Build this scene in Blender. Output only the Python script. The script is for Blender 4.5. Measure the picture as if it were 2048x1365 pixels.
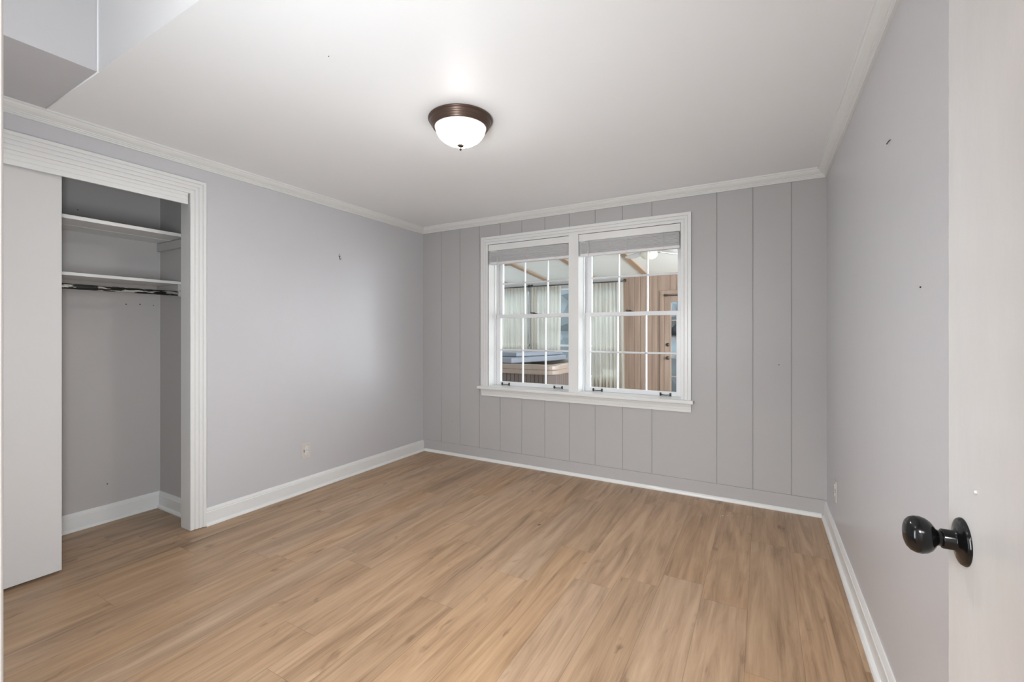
import bpy, bmesh, math, random
from math import pi, sin, cos, radians
from mathutils import Vector, Matrix

for o in list(bpy.data.objects):
    bpy.data.objects.remove(o, do_unlink=True)
S = bpy.context.scene
C = S.collection
rng = random.Random(7)

# ------------------------------------------------------------------ camera
cam_d = bpy.data.cameras.new('camera')
cam = bpy.data.objects.new('camera', cam_d)
C.objects.link(cam)
cam.location = (0, 0, 1.2918)
cam.rotation_euler = (pi / 2, 0, radians(29.425))
cam_d.sensor_width = 36.0
cam_d.lens = 36.0 * 885.04 / 2048.0
cam_d.shift_y = -16.34 / 2048.0
cam_d.clip_start = 0.02
S.camera = cam

# ------------------------------------------------------------------ view
S.view_settings.view_transform = 'Standard'
S.view_settings.look = 'None'
S.view_settings.gamma = 1.0
S.view_settings.use_curve_mapping = False
S.view_settings.exposure = 1.84

# ------------------------------------------------------------------ sky
W = bpy.data.worlds.new('sky')
S.world = W
W.use_nodes = True
wn = W.node_tree.nodes
bg = wn['Background']
bg.inputs['Color'].default_value = (0.80, 0.90, 1.0, 1)
SKY = 1.62
bg.inputs['Strength'].default_value = SKY

# unseen fill lights added to brighten the rooms (the bedroom's own bowl lamp gives light in its builder)
def area(name, loc, rot, sx, sy, power, col):
    l = bpy.data.lights.new(name, 'AREA')
    l.shape = 'RECTANGLE'
    l.size, l.size_y, l.energy, l.color = sx, sy, power, col
    o = bpy.data.objects.new(name, l)
    C.objects.link(o)
    o.location, o.rotation_euler = loc, rot
    return o
HALL_POWER = 23
area('hall_fill', (-0.15, -1.0, 2.41), (0, 0, 0), 0.5, 0.5, HALL_POWER, (1.0, 0.98, 0.97))  # added fill behind the camera, no known hall fixture
LAMP = 50
LAMP_RIM = 1
SOFT = 13.2
RAISED = 2.2
area('entry_fill', (-0.80, 0.18, 1.16), (radians(90 - 6), 0, radians(24)), 0.32, 0.9, SOFT, (0.89, 0.955, 1.0))  # added soft fill, out of view beside the doorway; main light of the bedroom
fl = bpy.data.lights.new('raised_ceiling_fill', 'POINT'); fl.energy = RAISED; fl.shadow_soft_size = 0.10; fl.color = (1.0, 0.98, 0.96)  # added fill with no fixture, lifts the faces of the ceiling recess
flo = bpy.data.objects.new('raised_ceiling_fill', fl); C.objects.link(flo); flo.location = (-1.30, 0.23, 2.84)

DAY = 52
area('east_daylight_fill', (1.78, 5.9, 1.35), (0, radians(90), 0), 1.6, 3.2, DAY, (0.90, 0.95, 1.0))  # added area light at the sunroom end, boosts daylight on the window jambs

# ------------------------------------------------------------------ sizes (metres)
XL, XR, YB, H = -3.244, 0.395, 3.761, 2.44
YF = 0.10            # room face of the front wall
YS = 7.80            # far wall of the sunroom
ZS = -0.06           # sunroom floor
def zroof(y):
    return 2.30 + 0.09 * (YS - y)

# ------------------------------------------------------------------ materials
def new_mat(name):
    m = bpy.data.materials.new(name)
    m.use_nodes = True
    return m, m.node_tree.nodes, m.node_tree.links, m.node_tree.nodes['Principled BSDF']

def paint(name, col, rough=0.4, bump=0.02, scale=60.0, spec=0.5, var=0.03, bump2=0.0, stretch=(1, 1, 1)):
    m, n, l, p = new_mat(name)
    p.inputs['Roughness'].default_value = rough
    p.inputs['Specular IOR Level'].default_value = spec
    geo = n.new('ShaderNodeNewGeometry')
    mp = n.new('ShaderNodeMapping'); mp.inputs['Scale'].default_value = stretch
    l.new(geo.outputs['Position'], mp.inputs['Vector'])
    nz = n.new('ShaderNodeTexNoise'); nz.inputs['Scale'].default_value = 1.7; nz.inputs['Detail'].default_value = 3
    l.new(mp.outputs['Vector'], nz.inputs['Vector'])
    mx = n.new('ShaderNodeMix'); mx.data_type = 'RGBA'
    mx.inputs['A'].default_value = (*[c * (1 - var) for c in col], 1)
    mx.inputs['B'].default_value = (*[min(1, c * (1 + var)) for c in col], 1)
    l.new(nz.outputs['Fac'], mx.inputs['Factor'])
    l.new(mx.outputs['Result'], p.inputs['Base Color'])
    n2 = n.new('ShaderNodeTexNoise'); n2.inputs['Scale'].default_value = scale; n2.inputs['Detail'].default_value = 4
    l.new(mp.outputs['Vector'], n2.inputs['Vector'])
    b = n.new('ShaderNodeBump'); b.inputs['Strength'].default_value = bump; b.inputs['Distance'].default_value = 0.01
    l.new(n2.outputs['Fac'], b.inputs['Height'])
    last = b
    if bump2:
        n3 = n.new('ShaderNodeTexNoise'); n3.inputs['Scale'].default_value = 5.0; n3.inputs['Detail'].default_value = 2
        l.new(mp.outputs['Vector'], n3.inputs['Vector'])
        b2 = n.new('ShaderNodeBump'); b2.inputs['Strength'].default_value = bump2; b2.inputs['Distance'].default_value = 0.05
        l.new(n3.outputs['Fac'], b2.inputs['Height']); l.new(b.outputs['Normal'], b2.inputs['Normal'])
        last = b2
    l.new(last.outputs['Normal'], p.inputs['Normal'])
    return m

def solid(name, col, rough=0.5, metal=0.0, spec=0.5):
    m, n, l, p = new_mat(name)
    nz = n.new('ShaderNodeTexNoise'); nz.inputs['Scale'].default_value = 35
    mx = n.new('ShaderNodeMix'); mx.data_type = 'RGBA'
    mx.inputs['A'].default_value = (*[c * 0.94 for c in col], 1)
    mx.inputs['B'].default_value = (*[min(1, c * 1.06) for c in col], 1)
    tc = n.new('ShaderNodeTexCoord')
    l.new(tc.outputs['Object'], nz.inputs['Vector'])
    l.new(nz.outputs['Fac'], mx.inputs['Factor'])
    l.new(mx.outputs['Result'], p.inputs['Base Color'])
    p.inputs['Roughness'].default_value = rough
    p.inputs['Metallic'].default_value = metal
    p.inputs['Specular IOR Level'].default_value = spec
    return m

M = {}
M['wall'] = paint('lavender_grey_paint', (0.55, 0.545, 0.56), 0.33, 0.05, 90, 0.5, 0.02, 0.05, (1, 1, 0.35))
M['panel'] = paint('grey_panel_paint', (0.44, 0.43, 0.425), 0.42, 0.05, 70, 0.4, 0.02)
M['closet'] = paint('closet_paint', (0.49, 0.47, 0.46), 0.5, 0.06, 70, 0.3, 0.06)
M['ceiling'] = paint('white_ceiling_paint', (0.885, 0.895, 0.905), 0.48, 0.03, 40, 0.4, 0.01)
M['trim'] = paint('white_trim_paint', (0.74, 0.74, 0.725), 0.30, 0.03, 50, 0.5, 0.02)
M['door'] = paint('white_door_paint', (0.62, 0.61, 0.60), 0.24, 0.04, 40, 0.5, 0.015, 0.08, (1, 1, 0.45))
M['sash'] = paint('white_sash_paint', (0.78, 0.78, 0.79), 0.32, 0.03, 50, 0.5, 0.02)
M['black'] = solid('black_enamel', (0.004, 0.004, 0.0045), 0.16, 0.0, 0.35)
M['blackmatte'] = solid('dark_iron', (0.015, 0.014, 0.014), 0.4)
M['bronze'] = solid('brown_bronze', (0.115, 0.075, 0.058), 0.33, 0.55)
M['bronzelight'] = solid('brushed_bronze', (0.42, 0.32, 0.25), 0.35, 0.6)
M['finial'] = solid('dull_bronze', (0.014, 0.010, 0.008), 0.6, 0.0, 0.1)
M['plate'] = solid('ivory_plastic', (0.60, 0.565, 0.52), 0.35)
M['slot'] = solid('brown_plastic', (0.10, 0.075, 0.06), 0.4)
M['blind'] = solid('white_blind_slat', (0.74, 0.73, 0.73), 0.4)
M['sunceil'] = paint('sunroom_ceiling', (0.74, 0.735, 0.70), 0.45, 0.02, 20, 0.3, 0.02)
M['beam'] = solid('stained_batten', (0.36, 0.235, 0.15), 0.5)
M['acrylic'] = solid('tan_acrylic', (0.37, 0.285, 0.235), 0.35)
M['skirt'] = solid('weathered_skirt', (0.16, 0.12, 0.105), 0.6)
M['vinyl'] = paint('grey_vinyl', (0.26, 0.28, 0.33), 0.35, 0.15, 12, 0.5, 0.12)
M['fan'] = solid('white_fan', (0.62, 0.62, 0.62), 0.4)
M['fanbowl'] = solid('frosted_bowl', (0.75, 0.70, 0.60), 0.4)
M['sunfloor'] = solid('sunroom_tile', (0.30, 0.25, 0.21), 0.5)
M['lawn'] = paint('lawn_green', (0.13, 0.13, 0.11), 0.9, 0.3, 8, 0.1, 0.3)
M['leaf'] = paint('leaf_green', (0.16, 0.175, 0.185), 0.8, 0.4, 9, 0.2, 0.5)
M['bark'] = solid('bark_brown', (0.10, 0.08, 0.06), 0.9)
M['hardware'] = solid('dark_nickel', (0.06, 0.055, 0.05), 0.35, 0.7)
M['dark'] = solid('gap_dark', (0.02, 0.018, 0.016), 0.8)

def glass_mat():
    m = bpy.data.materials.new('window_glass'); m.use_nodes = True
    n, l = m.node_tree.nodes, m.node_tree.links
    n.remove(n['Principled BSDF'])
    t = n.new('ShaderNodeBsdfTransparent'); t.inputs['Color'].default_value = (0.97, 0.985, 0.98, 1)
    g = n.new('ShaderNodeBsdfGlossy'); g.inputs['Roughness'].default_value = 0.02
    geo = n.new('ShaderNodeNewGeometry')
    dot = n.new('ShaderNodeVectorMath'); dot.operation = 'DOT_PRODUCT'
    l.new(geo.outputs['Incoming'], dot.inputs[0]); l.new(geo.outputs['Normal'], dot.inputs[1])
    prev = dot.outputs['Value']
    for op, val in (('ABSOLUTE', None), ('SUBTRACT', 1.0), ('POWER', 5.0), ('MULTIPLY_ADD', 0.96)):   # Schlick reflectance, alike from both sides
        q = n.new('ShaderNodeMath'); q.operation = op
        if op == 'SUBTRACT':
            q.inputs[0].default_value = val; l.new(prev, q.inputs[1])
        else:
            l.new(prev, q.inputs[0])
            if val is not None: q.inputs[1].default_value = val
            if op == 'MULTIPLY_ADD': q.inputs[2].default_value = 0.025
        prev = q.outputs[0]
    nz = n.new('ShaderNodeTexNoise'); nz.inputs['Scale'].default_value = 4
    b = n.new('ShaderNodeBump'); b.inputs['Strength'].default_value = 0.04
    l.new(nz.outputs['Fac'], b.inputs['Height'])
    l.new(b.outputs['Normal'], g.inputs['Normal'])
    x = n.new('ShaderNodeMixShader')
    l.new(prev, x.inputs['Fac'])
    l.new(t.outputs['BSDF'], x.inputs[1]); l.new(g.outputs['BSDF'], x.inputs[2])
    l.new(x.outputs['Shader'], n['Material Output'].inputs['Surface'])
    return m
M['glass'] = glass_mat()

def lamp_mat():
    m, n, l, p = new_mat('lit_alabaster_glass')
    p.inputs['Base Color'].default_value = (0.9, 0.88, 0.85, 1)
    p.inputs['Roughness'].default_value = 0.3
    p.inputs['Emission Color'].default_value = (1.0, 0.97, 0.945, 1)
    geo = n.new('ShaderNodeNewGeometry')
    sp = n.new('ShaderNodeSeparateXYZ'); l.new(geo.outputs['True Normal'], sp.inputs[0])
    mr = n.new('ShaderNodeMapRange')          # hottest under the bulbs, paler towards the rim
    mr.inputs['From Min'].default_value = -0.5; mr.inputs['From Max'].default_value = -1.0
    l.new(sp.outputs['Z'], mr.inputs['Value'])
    pw = n.new('ShaderNodeMath'); pw.operation = 'POWER'; pw.inputs[1].default_value = 1.8
    l.new(mr.outputs['Result'], pw.inputs[0])
    ma = n.new('ShaderNodeMath'); ma.operation = 'MULTIPLY_ADD'
    ma.inputs[1].default_value = LAMP - LAMP_RIM; ma.inputs[2].default_value = LAMP_RIM
    l.new(pw.outputs[0], ma.inputs[0])
    l.new(ma.outputs[0], p.inputs['Emission Strength'])
    return m
M['lamp'] = lamp_mat()

def curtain_mat():
    m = bpy.data.materials.new('sheer_cream_curtain'); m.use_nodes = True
    n, l = m.node_tree.nodes, m.node_tree.links
    n.remove(n['Principled BSDF'])
    d = n.new('ShaderNodeBsdfDiffuse'); d.inputs['Color'].default_value = (0.62, 0.60, 0.56, 1)
    t = n.new('ShaderNodeBsdfTranslucent'); t.inputs['Color'].default_value = (0.88, 0.79, 0.67, 1)
    tr = n.new('ShaderNodeBsdfTransparent'); tr.inputs['Color'].default_value = (0.95, 0.93, 0.88, 1)
    geo = n.new('ShaderNodeNewGeometry')
    mp = n.new('ShaderNodeMapping'); mp.inputs['Scale'].default_value = (9, 9, 0.25)
    l.new(geo.outputs['Position'], mp.inputs['Vector'])
    nz = n.new('ShaderNodeTexNoise'); nz.inputs['Scale'].default_value = 2.0; nz.inputs['Detail'].default_value = 3
    l.new(mp.outputs['Vector'], nz.inputs['Vector'])
    mr = n.new('ShaderNodeMapRange'); mr.inputs['From Min'].default_value = 0.3; mr.inputs['From Max'].default_value = 0.7
    mr.inputs['To Min'].default_value = 0.12; mr.inputs['To Max'].default_value = 0.42
    l.new(nz.outputs['Fac'], mr.inputs['Value'])
    a = n.new('ShaderNodeMixShader'); a.inputs['Fac'].default_value = 0.5
    l.new(d.outputs['BSDF'], a.inputs[1]); l.new(t.outputs['BSDF'], a.inputs[2])
    b = n.new('ShaderNodeMixShader'); l.new(mr.outputs['Result'], b.inputs['Fac'])
    l.new(a.outputs['Shader'], b.inputs[1]); l.new(tr.outputs['BSDF'], b.inputs[2])
    l.new(b.outputs['Shader'], n['Material Output'].inputs['Surface'])
    return m
M['curtain'] = curtain_mat()

def floor_mat():
    m, n, l, p = new_mat('oak_vinyl_planks')
    def math_(op, a, b=None, c=None):
        q = n.new('ShaderNodeMath'); q.operation = op
        for i, v in enumerate((a, b, c)):
            if v is None: continue
            if isinstance(v, (int, float)): q.inputs[i].default_value = v
            else: l.new(v, q.inputs[i])
        return q.outputs[0]
    geo = n.new('ShaderNodeNewGeometry')
    sp = n.new('ShaderNodeSeparateXYZ'); l.new(geo.outputs['Position'], sp.inputs[0])
    u = math_('MULTIPLY', math_('ADD', sp.outputs['X'], 20.257), 1 / 0.2)
    row = math_('FLOOR', u); fu = math_('FRACT', u)
    w1 = n.new('ShaderNodeTexWhiteNoise'); w1.noise_dimensions = '1D'
    l.new(math_('ADD', row, 3.5), w1.inputs['W'])
    v = math_('ADD', math_('MULTIPLY', math_('ADD', sp.outputs['Y'], 20.0), 1 / 1.22), math_('MULTIPLY', w1.outputs['Value'], 5.0))
    colm = math_('FLOOR', v); fv = math_('FRACT', v)
    cb = n.new('ShaderNodeCombineXYZ'); l.new(row, cb.inputs[0]); l.new(colm, cb.inputs[1])
    w2 = n.new('ShaderNodeTexWhiteNoise'); w2.noise_dimensions = '2D'; l.new(cb.outputs[0], w2.inputs['Vector'])
    sc = n.new('ShaderNodeSeparateColor'); l.new(w2.outputs['Color'], sc.inputs[0])
    def noise(sx, sy, scale, det, rough, dist, off):
        c = n.new('ShaderNodeCombineXYZ')
        l.new(math_('MULTIPLY', math_('ADD', sp.outputs['X'], math_('MULTIPLY', sc.outputs[0], 9.0)), sx), c.inputs[0])
        l.new(math_('MULTIPLY', math_('ADD', sp.outputs['Y'], math_('MULTIPLY', sc.outputs[1], 9.0)), sy), c.inputs[1])
        l.new(math_('ADD', math_('MULTIPLY', sc.outputs[2], 30.0), off), c.inputs[2])
        z = n.new('ShaderNodeTexNoise'); z.inputs['Scale'].default_value = scale
        z.inputs['Detail'].default_value = det; z.inputs['Roughness'].default_value = rough
        z.inputs['Distortion'].default_value = dist
        l.new(c.outputs[0], z.inputs['Vector'])
        return z.outputs['Fac']
    big = noise(12.0, 1.15, 1.0, 5, 0.62, 1.2, 0.0)
    mid = noise(30.0, 1.3, 1.0, 4, 0.6, 0.8, 3.0)
    fine = noise(150.0, 3.5, 1.0, 4, 0.65, 0.3, 7.0)
    knot = noise(14.0, 5.5, 1.0, 3, 0.5, 0.6, 15.0)
    r = n.new('ShaderNodeValToRGB')
    e = r.color_ramp.elements
    e[0].position = 0.27; e[0].color = (0.175, 0.103, 0.056, 1)
    e[1].position = 0.78; e[1].color = (0.482, 0.338, 0.217, 1)
    for pos, c in ((0.40, (0.288, 0.181, 0.103, 1)), (0.52, (0.371, 0.240, 0.143, 1)), (0.63, (0.422, 0.284, 0.173, 1))):
        k = e.new(pos); k.color = c
    tone = math_('ADD', math_('ADD', math_('MULTIPLY', big, 0.84), math_('MULTIPLY', mid, 0.34)), math_('MULTIPLY', fine, 0.26))
    l.new(math_('SUBTRACT', tone, 0.22), r.inputs[0])
    kr = n.new('ShaderNodeValToRGB')
    kr.color_ramp.elements[0].position = 0.66; kr.color_ramp.elements[0].color = (1, 1, 1, 1)
    kr.color_ramp.elements[1].position = 0.78; kr.color_ramp.elements[1].color = (0.46, 0.41, 0.37, 1)
    l.new(knot, kr.inputs[0])
    m1 = n.new('ShaderNodeMix'); m1.data_type = 'RGBA'; m1.blend_type = 'MULTIPLY'; m1.inputs['Factor'].default_value = 1
    l.new(r.outputs[0], m1.inputs['A']); l.new(kr.outputs[0], m1.inputs['B'])
    hs = n.new('ShaderNodeHueSaturation')
    l.new(m1.outputs['Result'], hs.inputs['Color'])
    l.new(math_('ADD', 0.92, math_('MULTIPLY', sc.outputs[2], 0.12)), hs.inputs['Value'])
    l.new(math_('ADD', 0.92, math_('MULTIPLY', sc.outputs[0], 0.14)), hs.inputs['Saturation'])
    # joints between the planks
    du = math_('MULTIPLY', math_('MINIMUM', fu, math_('SUBTRACT', 1.0, fu)), 0.2)
    dv = math_('MULTIPLY', math_('MINIMUM', fv, math_('SUBTRACT', 1.0, fv)), 1.22)
    gap = math_('LESS_THAN', math_('MINIMUM', du, dv), 0.0012)
    m2 = n.new('ShaderNodeMix'); m2.data_type = 'RGBA'; m2.blend_type = 'MULTIPLY'
    l.new(math_('MULTIPLY', gap, 0.45), m2.inputs['Factor'])
    l.new(hs.outputs[0], m2.inputs['A']); m2.inputs['B'].default_value = (0.35, 0.28, 0.22, 1)
    l.new(m2.outputs['Result'], p.inputs['Base Color'])
    p.inputs['Roughness'].default_value = 0.36
    p.inputs['Specular IOR Level'].default_value = 0.5
    bp = n.new('ShaderNodeBump'); bp.inputs['Strength'].default_value = 0.12; bp.inputs['Distance'].default_value = 0.004
    l.new(math_('SUBTRACT', fine, gap), bp.inputs['Height'])
    l.new(bp.outputs['Normal'], p.inputs['Normal'])
    return m
M['floor'] = floor_mat()

def board_mat():
    m, n, l, p = new_mat('pine_boards')
    geo = n.new('ShaderNodeNewGeometry')
    mp = n.new('ShaderNodeMapping'); mp.inputs['Scale'].default_value = (14, 14, 0.7)
    l.new(geo.outputs['Position'], mp.inputs['Vector'])
    nz = n.new('ShaderNodeTexNoise'); nz.inputs['Scale'].default_value = 1.6; nz.inputs['Detail'].default_value = 5
    l.new(mp.outputs['Vector'], nz.inputs['Vector'])
    r = n.new('ShaderNodeValToRGB')
    r.color_ramp.elements[0].position = 0.3; r.color_ramp.elements[0].color = (0.25, 0.168, 0.125, 1)
    r.color_ramp.elements[1].position = 0.7; r.color_ramp.elements[1].color = (0.36, 0.255, 0.195, 1)
    l.new(nz.outputs['Fac'], r.inputs[0]); l.new(r.outputs[0], p.inputs['Base Color'])
    p.inputs['Roughness'].default_value = 0.5
    return m
M['pine'] = board_mat()

def rod_mat():
    m, n, l, p = new_mat('peeling_white_paint_on_black')
    tc = n.new('ShaderNodeTexCoord')
    mp = n.new('ShaderNodeMapping'); mp.inputs['Scale'].default_value = (30, 5, 30)
    l.new(tc.outputs['Object'], mp.inputs['Vector'])
    nz = n.new('ShaderNodeTexNoise'); nz.inputs['Scale'].default_value = 1.6; nz.inputs['Detail'].default_value = 6; nz.inputs['Roughness'].default_value = 0.65
    l.new(mp.outputs['Vector'], nz.inputs['Vector'])
    r = n.new('ShaderNodeValToRGB')
    r.color_ramp.interpolation = 'CONSTANT'
    r.color_ramp.elements[0].position = 0.0; r.color_ramp.elements[0].color = (0.012, 0.011, 0.010, 1)
    r.color_ramp.elements[1].position = 0.52; r.color_ramp.elements[1].color = (0.55, 0.53, 0.50, 1)
    l.new(nz.outputs['Fac'], r.inputs[0]); l.new(r.outputs[0], p.inputs['Base Color'])
    p.inputs['Roughness'].default_value = 0.5
    return m
M['rod'] = rod_mat()

# ------------------------------------------------------------------ builders
class MB:
    def __init__(self):
        self.bm = bmesh.new()
    def box(self, x0, x1, y0, y1, z0, z1, mat=None):
        vs = [self.bm.verts.new((x, y, z)) for z in (z0, z1) for y in (y0, y1) for x in (x0, x1)]
        for f in ((0, 2, 3, 1), (4, 5, 7, 6), (0, 1, 5, 4), (2, 6, 7, 3), (0, 4, 6, 2), (1, 3, 7, 5)):
            self.bm.faces.new([vs[i] for i in f])
        if mat is not None:
            bmesh.ops.transform(self.bm, matrix=mat, verts=vs)
        return vs
    def loft(self, rings, caps=True, closed=True):
        R = [[self.bm.verts.new(p) for p in r] for r in rings]
        k = len(R[0])
        for a, b in zip(R, R[1:]):
            for i in range(k if closed else k - 1):
                j = (i + 1) % k
                self.bm.faces.new([a[i], a[j], b[j], b[i]])
        if caps:
            self.bm.faces.new(R[0][::-1]); self.bm.faces.new(R[-1])
        return R
    def lathe(self, prof, seg=40, mat=None, smooth=True):
        """prof: (radius, height) from one end to the other, around +Z."""
        vs_all, rings = [], []
        for r, z in prof:
            if r < 1e-6:
                v = self.bm.verts.new((0, 0, z)); rings.append([v]); vs_all.append(v)
            else:
                ring = [self.bm.verts.new((r * cos(2 * pi * i / seg), r * sin(2 * pi * i / seg), z)) for i in range(seg)]
                rings.append(ring); vs_all += ring
        for a, b in zip(rings, rings[1:]):
            for i in range(seg):
                j = (i + 1) % seg
                if len(a) == 1 and len(b) == 1: continue
                if len(a) == 1: f = self.bm.faces.new([a[0], b[j], b[i]])
                elif len(b) == 1: f = self.bm.faces.new([a[i], a[j], b[0]])
                else: f = self.bm.faces.new([a[i], a[j], b[j], b[i]])
                f.smooth = smooth
        if mat is not None:
            bmesh.ops.transform(self.bm, matrix=mat, verts=vs_all)
    def tube(self, pts, r, seg=12, caps=True):
        pts = [Vector(p) for p in pts]
        rings = []
        for i, p in enumerate(pts):
            d = (pts[min(i + 1, len(pts) - 1)] - pts[max(i - 1, 0)]).normalized()
            up = Vector((0, 0, 1)) if abs(d.z) < 0.9 else Vector((1, 0, 0))
            a = d.cross(up).normalized(); b = d.cross(a).normalized()
            rr = r[i] if isinstance(r, (list, tuple)) else r
            rings.append([p + a * rr * cos(2 * pi * k / seg) + b * rr * sin(2 * pi * k / seg) for k in range(seg)])
        n0 = len(self.bm.faces)
        self.loft(rings, caps)
        self.bm.faces.ensure_lookup_table()
        for f in self.bm.faces[n0:]:
            if len(f.verts) == 4: f.smooth = True
    def build(self, name, mat, parent=None, bevel=0.0, seg=2):
        bmesh.ops.recalc_face_normals(self.bm, faces=self.bm.faces)
        me = bpy.data.meshes.new(name)
        self.bm.to_mesh(me); self.bm.free()
        o = bpy.data.objects.new(name, me)
        C.objects.link(o)
        me.materials.append(M[mat] if isinstance(mat, str) else mat)
        if parent is not None:
            o.parent = parent
            o.matrix_parent_inverse = Matrix.Translation(-parent.location) if parent.type == 'EMPTY' else Matrix()
        if bevel:
            b = o.modifiers.new('bevel', 'BEVEL')
            b.width, b.segments, b.limit_method, b.angle_limit = bevel, seg, 'ANGLE', radians(40)
        return o

def tag(o, label=None, cat=None, group=None, kind=None):
    if label: o['label'] = label
    if cat: o['category'] = cat
    if group: o['group'] = group
    if kind: o['kind'] = kind
    return o
def thing(name, loc, label, cat, group=None, kind=None):
    o = bpy.data.objects.new(name, None); C.objects.link(o)
    o.location = loc
    o.empty_display_size = 0.1
    return tag(o, label, cat, group, kind)
def struct(o, label, cat):
    return tag(o, label, cat, None, 'structure')

# ------------------------------------------------------------------ floor
m = MB(); m.box(-3.95, 1.3, -1.9, YB + 0.005, -0.10, 0.0)
struct(m.build('floor', 'floor'), 'light brown oak plank floor of the empty bedroom', 'floor')

# ------------------------------------------------------------------ ceiling with the raised part by the entrance
RX, RY, RT = -2.541, 0.80, 3.02
m = MB()
m.box(XL - 0.15, XR + 0.15, RY, YB + 0.2, H, RT + 0.1)
m.box(RX, XR + 0.15, YF - 0.14, RY, RT, RT + 0.1)
m.box(-2.0, 1.3, -1.9, YF - 0.12, H, H + 0.06)                      # hall
m.box(-3.95, XL, YF, 1.70, H, H + 0.06)                             # closet
# caulk beads where the white meets the grey bulkhead
m.tube([(RX + 0.003, RY - 0.002, H), (RX + 0.003, RY - 0.002, RT)], 0.003, 8)
m.tube([(XL, RY, H - 0.001), (RX + 0.003, RY, H - 0.001)], 0.003, 8)
struct(m.build('ceiling', 'ceiling'), 'smooth white ceiling, raised beside the grey bulkhead', 'ceiling')

m = MB(); m.box(XL, RX, YF, RY, H - 0.0005, RT)
struct(m.build('wall_bulkhead', 'wall'), 'grey boxed bulkhead above the closet at the upper left', 'bulkhead')

# ------------------------------------------------------------------ walls
CY0, CY1, CZ = 0.22, 1.479, 2.20          # closet opening
m = MB()
m.box(XL - 0.11, XL, CY1, YB + 0.2, 0, H)
m.box(XL - 0.11, XL, YF, CY0, 0, H)
m.box(XL - 0.11, XL, CY0, CY1, CZ, H)
struct(m.build('wall_left', 'wall'), 'pale lavender grey wall with the closet opening', 'wall')

m = MB(); m.box(XR, XR + 0.12, YF - 0.12, YB + 0.2, 0, RT)
struct(m.build('wall_right', 'wall'), 'glossy lavender grey wall behind the open white door', 'wall')

DX0, DX1, DZ = -0.572, 0.315, 2.05         # entrance
m = MB()
m.box(XL, DX0, YF - 0.12, YF, 0, RT)
m.box(DX1, XR, YF - 0.12, YF, 0, RT)
m.box(DX0, DX1, YF - 0.12, YF, DZ, RT)
struct(m.build('wall_front', 'wall'), 'grey wall around the entrance doorway', 'wall')

m = MB()
m.box(-1.56, -1.5, -1.9, YF - 0.12, 0, H)
m.box(1.2, 1.26, -1.9, YF - 0.12, 0, H)
m.box(-1.56, 1.26, -1.96, -1.9, 0, H)
struct(m.build('wall_hall', 'wall'), 'grey walls of the hall outside the doorway', 'wall')

# back wall: vertical boards with V joints, around the window
WX0, WX1, WZ0, WZ1 = -2.418, -0.538, 0.72, 2.20
grooves = [-2.989 + 0.24437 * k for k in range(14)]
m = MB()
def boards(x0, x1, z0, z1, gs, yf, yb, gw=0.0035, gd=0.006):
    pts = [(x0, yf)]
    for g in gs:
        if x0 + 0.01 < g < x1 - 0.01:
            pts += [(g - gw, yf), (g - gw * 0.35, yf + gd), (g + gw * 0.35, yf + gd), (g + gw, yf)]
    pts += [(x1, yf), (x1, yb), (x0, yb)]
    m.loft([[(x, y, z0) for x, y in pts], [(x, y, z1) for x, y in pts]])
YO = 4.00
boards(XL, WX0, 0.125, H, grooves, YB, YO)
boards(WX1, XR, 0.125, H, grooves, YB, YO)
boards(WX0, WX1, 0.125, WZ0, grooves, YB, YO)
boards(WX0, WX1, WZ1, H, grooves, YB, YO)
m.box(XL, XR, YB - 0.002, YO, 0, 0.1235)
struct(m.build('wall_back', 'panel'), 'grey vertical board wall holding the double window', 'wall')

# closet interior
CB, CE = -3.91, 1.587
m = MB()
m.box(CB - 0.08, CB, 0.0, CE + 0.08, 0, H)
m.box(CB, XL - 0.11, CE, CE + 0.08, 0, H)
m.box(CB, XL - 0.11, 0.02, 0.10, 0, H)
struct(m.build('wall_closet', 'closet'), 'scuffed grey walls inside the open closet', 'wall')

# ------------------------------------------------------------------ crown and base mouldings
crown = [(0, 0.0), (0.057, 0.0), (0.057, 0.009), (0.051, 0.012), (0.047, 0.020), (0.038, 0.030), (0.028, 0.037),
         (0.022, 0.040), (0.022, 0.045), (0.016, 0.047), (0.016, 0.053), (0.011, 0.055), (0.012, 0.063), (0, 0.063)]
m = MB(); m.loft([[(XL + o, YF, H - d) for o, d in crown], [(XL + o, YB - o, H - d) for o, d in crown]])
struct(m.build('trim_1', 'trim'), 'white crown moulding above the closet wall', 'crown moulding')
m = MB(); m.loft([[(XL + o, YB - o, H - d) for o, d in crown], [(XR - o, YB - o, H - d) for o, d in crown]])
struct(m.build('trim_2', 'trim'), 'white crown moulding above the window wall', 'crown moulding')
m = MB(); m.loft([[(XR - o, YB - o, H - d) for o, d in crown], [(XR - o, RY, H - d) for o, d in crown]])
struct(m.build('trim_3', 'trim'), 'white crown moulding above the right wall', 'crown moulding')

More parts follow.
